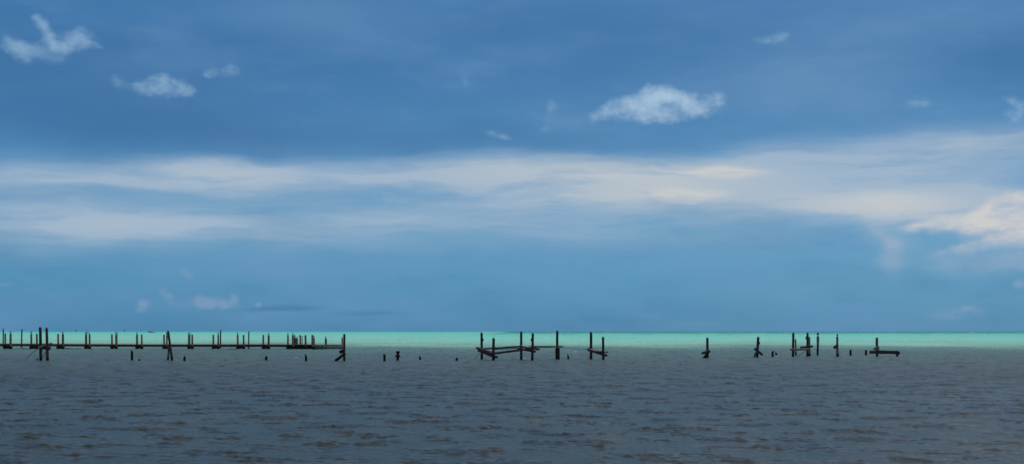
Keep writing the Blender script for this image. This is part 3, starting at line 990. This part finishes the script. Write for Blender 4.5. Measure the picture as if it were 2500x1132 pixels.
# ------------------------------------------------------------------ birds
def body_loft(spine, n=10):
    """spine: (x, y, z, half width, half height) along the bird; one closed skin"""
    rings = []
    for i, (x, y, z, a, b) in enumerate(spine):
        p = Vector((x, y, z))
        q0 = Vector(spine[max(0, i - 1)][:3])
        q1_ = Vector(spine[min(len(spine) - 1, i + 1)][:3])
        d = (q1_ - q0).normalized()
        sx = Vector((0, 1, 0))
        up = sx.cross(d).normalized() * -1
        rings.append([p + sx * math.cos(k) * a + up * math.sin(k) * b for k in (2 * math.pi * j / n for j in range(n))])
    return rings


def perched(px, py, D, hgt_px, label, yaw, group='dark seabirds on the jetty pilings', name='dark_seabird'):
    """upright seabird: short tail, full breast, tucked head, faces +X before yaw"""
    s = hgt_px * D / F / .62
    sp = [(-.17, 0, .06, .012, .01), (-.13, 0, .12, .045, .03), (-.08, 0, .20, .085, .075), (-.01, 0, .31, .125, .12),
          (.03, 0, .41, .125, .115), (.05, 0, .48, .085, .08), (.06, 0, .53, .055, .06), (.09, 0, .575, .055, .05), (.135, 0, .585, .035, .032),
          (.20, 0, .575, .014, .014), (.27, 0, .56, .006, .006)]
    mb = MB().loft(body_loft(sp))
    for sgn in (-1, 1):
        mb.tube([(0, .045 * sgn, .26), (.0, .045 * sgn, .02), (.06, .05 * sgn, .005)], .012, 5)
    c, sn = math.cos(yaw), math.sin(yaw)
    base_ = W(px, py, D)
    mb.v = [base_ + Vector(((c * p.x - sn * p.y) * 1.45, (sn * p.x + c * p.y) * 1.45, p.z)) * s for p in mb.v]
    return tag(mb.build(name, M_BIRD, origin=base_, smooth=True), label, 'bird', group)


def gull(px, py, D, len_px, label, yaw, group='white gulls on posts', tilt=0.0):
    s = len_px * D / F / .46
    base_ = W(px, py, D)
    root = thing('gull', base_, label, 'bird', group)
    c, sn = math.cos(yaw), math.sin(yaw)

    def put(mb, name, mat):
        R_ = Matrix.Rotation(-tilt, 3, 'Y')
        vv = []
        for p in mb.v:
            p = R_ @ Vector((p.x, p.y * 1.25, (p.z - .05) * 1.25 if p.z > .05 else 0))
            vv.append(base_ + Vector((c * p.x - sn * p.y, sn * p.x + c * p.y, p.z)) * s)
        mb.v = vv
        return mb.build(name, mat, root, smooth=True)
    sp = [(-.24, 0, .15, .015, .008), (-.17, 0, .15, .035, .025), (-.08, 0, .145, .06, .055), (.02, 0, .145, .068, .065), (.10, 0, .165, .055, .055),
          (.145, 0, .20, .036, .038), (.17, 0, .235, .036, .036), (.205, 0, .24, .022, .022), (.25, 0, .232, .005, .005)]
    mb = MB().loft(body_loft(sp))
    for sgn in (-1, 1):
        mb.tube([(.01, .025 * sgn, .10), (.015, .025 * sgn, 0)], .006, 5)
    put(mb, 'body', M_WHITE)
    for sgn in (-1, 1):
        wg = MB().loft(body_loft([(-.26, .02 * sgn, .165, .006, .006), (-.15, .045 * sgn, .165, .016, .03), (-.03, .058 * sgn, .165, .02, .042), (.06, .05 * sgn, .165, .012, .03), (.09, .045 * sgn, .165, .004, .01)], 8))
        put(wg, 'wing', M_GREYF)
    return root


pj = 'on the jetty piling'
perched(26, 813.4, DJ - .75, 5.8, 'dark seabird on the jetty piling nearest the left edge, beside a gull-topped pole', 2.0)
perched(76.5, 814, DJ + 1.65, 5.8, 'dark seabird on the jetty piling left of the two tall capped pilings', 1.2)
perched(153.2, 814.5, DJ - .75, 6.0, 'dark seabird on the first bird-topped jetty piling right of the two tall capped pilings', 1.75)
perched(209.4, 815, DJ + 1.65, 5.8, 'dark seabird on a jetty piling beside the mast with a side arm', 1.3)
perched(282.8, 815.5, DJ - .75, 5.8, 'dark seabird on a jetty piling touching a plain mast, left of the boat', 2.2)
perched(334.5, 816, DJ + 1.65, 5.8, 'dark seabird on a jetty piling just left of the distant boat', 1.6)
perched(406.9, 816.5, DJ - .75, 5.8, 'dark seabird half hidden behind the top of the leaning pilings', 2.6)
perched(461, 816, DJ + 1.65, 5.6, 'dark seabird on a jetty piling beside a thin mast, right of the leaning pilings', 1.4)
perched(533, 816.2, DJ - .75, 5.6, 'dark seabird on the jetty piling hard against a slim tall pole', 1.7)
perched(579.8, 816, DJ + 1.65, 5.4, 'dark seabird on the jetty piling two left of the birdless slim pole', 1.5)
perched(656.2, 817.3, DJ - .75, 5.4, 'dark seabird on the jetty piling right of the birdless slim pole', 2.0)
perched(703, 817, DJ + .9, 5.2, 'dark seabird on the first piling of the jetty landing, rope tied below', 1.6)
perched(715.2, 817, DJ - 1.2, 5.2, 'dark seabird on the thick grey piling at the handrail', 1.2)
perched(766.2, 823.8, DJ + 1.5, 5.8, 'dark seabird on a short piling close behind a taller grey one', 2.1)
perched(795.4, 825.6, DJ + 1.5, 5.6, 'dark seabird on the lone short green piling behind the pale plank side', 1.5)
perched(835.9, 824, DJ + 1.2, 3.2, 'small dark bird on the last jetty piling beside the tall capped one', 1.5)
perched(724.8, 824.6, DJ + 1.0, 3.6, 'small dark bird on the short grey piling by the boarding ladder', .3)
perched(1996.7, 819.8, D8, 9.8, 'tall dark seabird on the piling with the thick pale upper half', 1.3, 'dark seabirds on the far right pilings')
perched(2044.1, 820.8, D9, 7.2, 'dark seabird on the piling with a plank jutting left', 2.3, 'dark seabirds on the far right pilings')
gull(8.2, 803, dist(848), 6.6, 'white gull on the slim pole nearest the left edge', 0.0)
gull(53.8, 804, dist(848.6), 6.2, 'white gull on the slim pole left of the two tall capped pilings', math.pi)
gull(1941.8, 828.3, D7 + 7, 5.0, 'white gull on the short grey piling inside the H-shaped cluster', 2.2)
gull(2075.8, 853.2, dist(867), 5.8, 'grey and white gull on the stump right of the plank-armed piling', 2.6, tilt=.25)
gull(2114.4, 854.3, dist(866.2), 5.8, 'white gull on the stump beside the low fallen beam', .35)

# ------------------------------------------------------------------ far things
DBt = 3000.0
s_ = DBt / F


def B(px, py, dy=0.0):
    return W(px, py + 4.4, DBt + dy)


bt = thing('motor_boat', W(371, 811.4, DBt), 'distant white and navy motor boat speeding left on the horizon', 'boat')


def hull(stations, name, mat):
    rings = []
    for px, yt, yb, hw in stations:
        rings.append([B(px, yt, -hw), B(px, (yt + yb) / 2, -hw * .9), B(px, yb, -hw * .15), B(px, yb, hw * .15), B(px, (yt + yb) / 2, hw * .9), B(px, yt, hw)])
    return MB().loft(rings).build(name, mat, bt)


hull([(361.2, 803.0, 803.6, .15), (362.5, 803.2, 806.6, 1.2), (366, 803.9, 807.0, 2.0), (372, 805.0, 807.2, 2.3), (380, 806.0, 807.3, 2.2)], 'hull', M_HULL)
hull([(362.5, 802.3, 803.9, .9), (366, 802.5, 805.0, 2.15), (372, 803.6, 806.2, 2.45), (378, 805.0, 806.6, 2.2)], 'gunwale', M_BOATW)
hull([(364.2, 802.2, 803.0, .6), (366.2, 801.3, 803.4, 1.5), (371.6, 802.4, 804.6, 1.7), (372.8, 803.4, 804.8, 1.6)], 'cabin', M_BOATW)
hull([(366.4, 801.0, 802.4, 1.3), (368.4, 800.9, 802.4, 1.4)], 'windscreen', M_GLASS)
hull([(369.4, 801.6, 803.4, 1.5), (371.4, 801.9, 803.6, 1.5)], 'window', M_GLASS)
MB().tube([B(367.4, 801.0), B(367.5, 799.3)], .10, 6).build('antenna', M_BOATW, bt)
MB().tube([B(375.2, 805), B(375.4, 801.4)], .10, 6).build('rod_holder', M_BOATW, bt)
hull([(377.0, 804.3, 806.4, .5), (378.0, 804.5, 806.9, .5)], 'engine', M_HULL)
hull([(378.2, 804.9, 807.1, .5), (379.4, 805.3, 807.2, .5)], 'engine', M_HULL)
for px, yt in ((186.0, 803.6), (303.6, 803.6)):
    lab = 'channel marker post on the horizon, %s' % ('far left between two jetty piling pairs' if px < 200 else 'closer to the speeding boat')
    mk = thing('channel_marker', W(px, 811, 3000), lab, 'marker', 'channel markers on the horizon')
    MB().tube([W(px, 812.5, 3000), W(px, yt + .5, 3000)], .42, 8).build('post', M_METAL, mk)
    MB().bar(W(px - 1.0, yt + 1.2, 2999), W(px + 1.0, yt + 1.2, 2999), .2, 2.3 * 3000 / F).build('daymark', M_METAL, mk)

# ------------------------------------------------------------------ foam
mf, t, out = material('foam')
bs = t.node('ShaderNodeBsdfPrincipled')
bs.inputs['Base Color'].default_value = (.92, .95, .95, 1)
bs.inputs['Roughness'].default_value = .9
tl = t.node('ShaderNodeBsdfTranslucent')
tl.inputs['Color'].default_value = (.92, .95, .95, 1)
mx = t.node('ShaderNodeMixShader')
mx.inputs[0].default_value = .5
t.t.links.new(bs.outputs[0], mx.inputs[1])
t.t.links.new(tl.outputs[0], mx.inputs[2])
t.t.links.new(mx.outputs[0], out.inputs[0])
fm = MB()


def crest(px, D, wpx, hpx):
    """one small breaking crest: an uneven ridge of foam"""
    wm, hm = wpx * D / F, hpx * D / F
    c = W(px, Y0 + H * F / D, D)
    k = 7
    rings = []
    lean = random.uniform(-.2, .2)
    for i in range(k + 1):
        f = i / k
        e = math.sin(math.pi * (.06 + .88 * f)) ** .8 * random.uniform(.55, 1.0)
        x = c.x + (f - .5) * wm
        y = c.y + lean * (f - .5) * wm
        hh, dd = hm * e, max(.15, hm * .9) * (e + .1)
        rings.append([Vector((x, y - dd, -.06)), Vector((x, y - dd * .6, hh * .45)), Vector((x, y, hh)), Vector((x, y + dd * .7, hh * .5)), Vector((x, y + dd, -.06))])
    fm.loft(rings)


R2 = random.Random(5)
known = [(952, 836.5, 8, 2.4), (1404, 857.6, 9, 1.4), (1416, 834.6, 7, 1.4), (364, 814, 7, 1.8), (249, 828.6, 3, 2), (309, 825, 5, 1.6), (310, 834, 4, 1.6),
         (1082, 810.8, 4, 2), (1105, 811, 6, 1), (1716, 834.6, 5, 1.6), (1795, 817.4, 7, 1.6), (723, 872.3, 7, 1.4), (1280, 873.8, 7, 1.2), (2106, 818, 8, 1.4), (2114, 833.4, 6, 1.6),
         (2226, 828, 8, 1.6), (2315, 841, 7, 1.4), (2330, 854.4, 5, 1.2), (2369, 811, 8, 2), (2376, 808.6, 7, 1.6), (1924, 828.6, 6, 1.3), (1915, 809.8, 4, 1.4), (1882, 828.8, 5, 1.2),
         (1262, 840.6, 6, 1), (158, 834.6, 2.2, 2.4), (883, 811.6, 4, 2), (525, 817.8, 4, 1.4), (611, 811.5, 5, 1.4), (768, 815.8, 6, 1.6), (606, 812, 4, 1), (2138, 809.8, 5, 1.6), (1500, 838, 3, .8), (1170, 831, 4, 1.4)]
for px, y, a, b in known:
    crest(px, min(2600, dist(max(y + 1.0, Y0 + 3.2))), a * 1.1, b * 1.25)
for _ in range(330):
    y = Y0 + 3.0 + 36 * R2.random() ** 1.7
    px = R2.uniform(-250, 2750)
    crest(px, dist(y), R2.uniform(1.8, 6.0) * (1.2 if y < Y0 + 6 else 1), R2.uniform(.5, 1.5))
for i in range(46):
    px = 374 + i * 1.6
    crest(px, 3010 + 3 * i, 3.2, max(.25, 1.5 - i * .03) * R2.uniform(.5, 1.1))
for px in (362, 365, 369, 373, 377):
    crest(px, 2985, 5, R2.uniform(.7, 1.3))
fo = fm.build('foam', mf, origin=(0, 0, 0))
fo['kind'] = 'stuff'
fo['label'] = 'scattered white foam crests on the turquoise water out to the horizon'
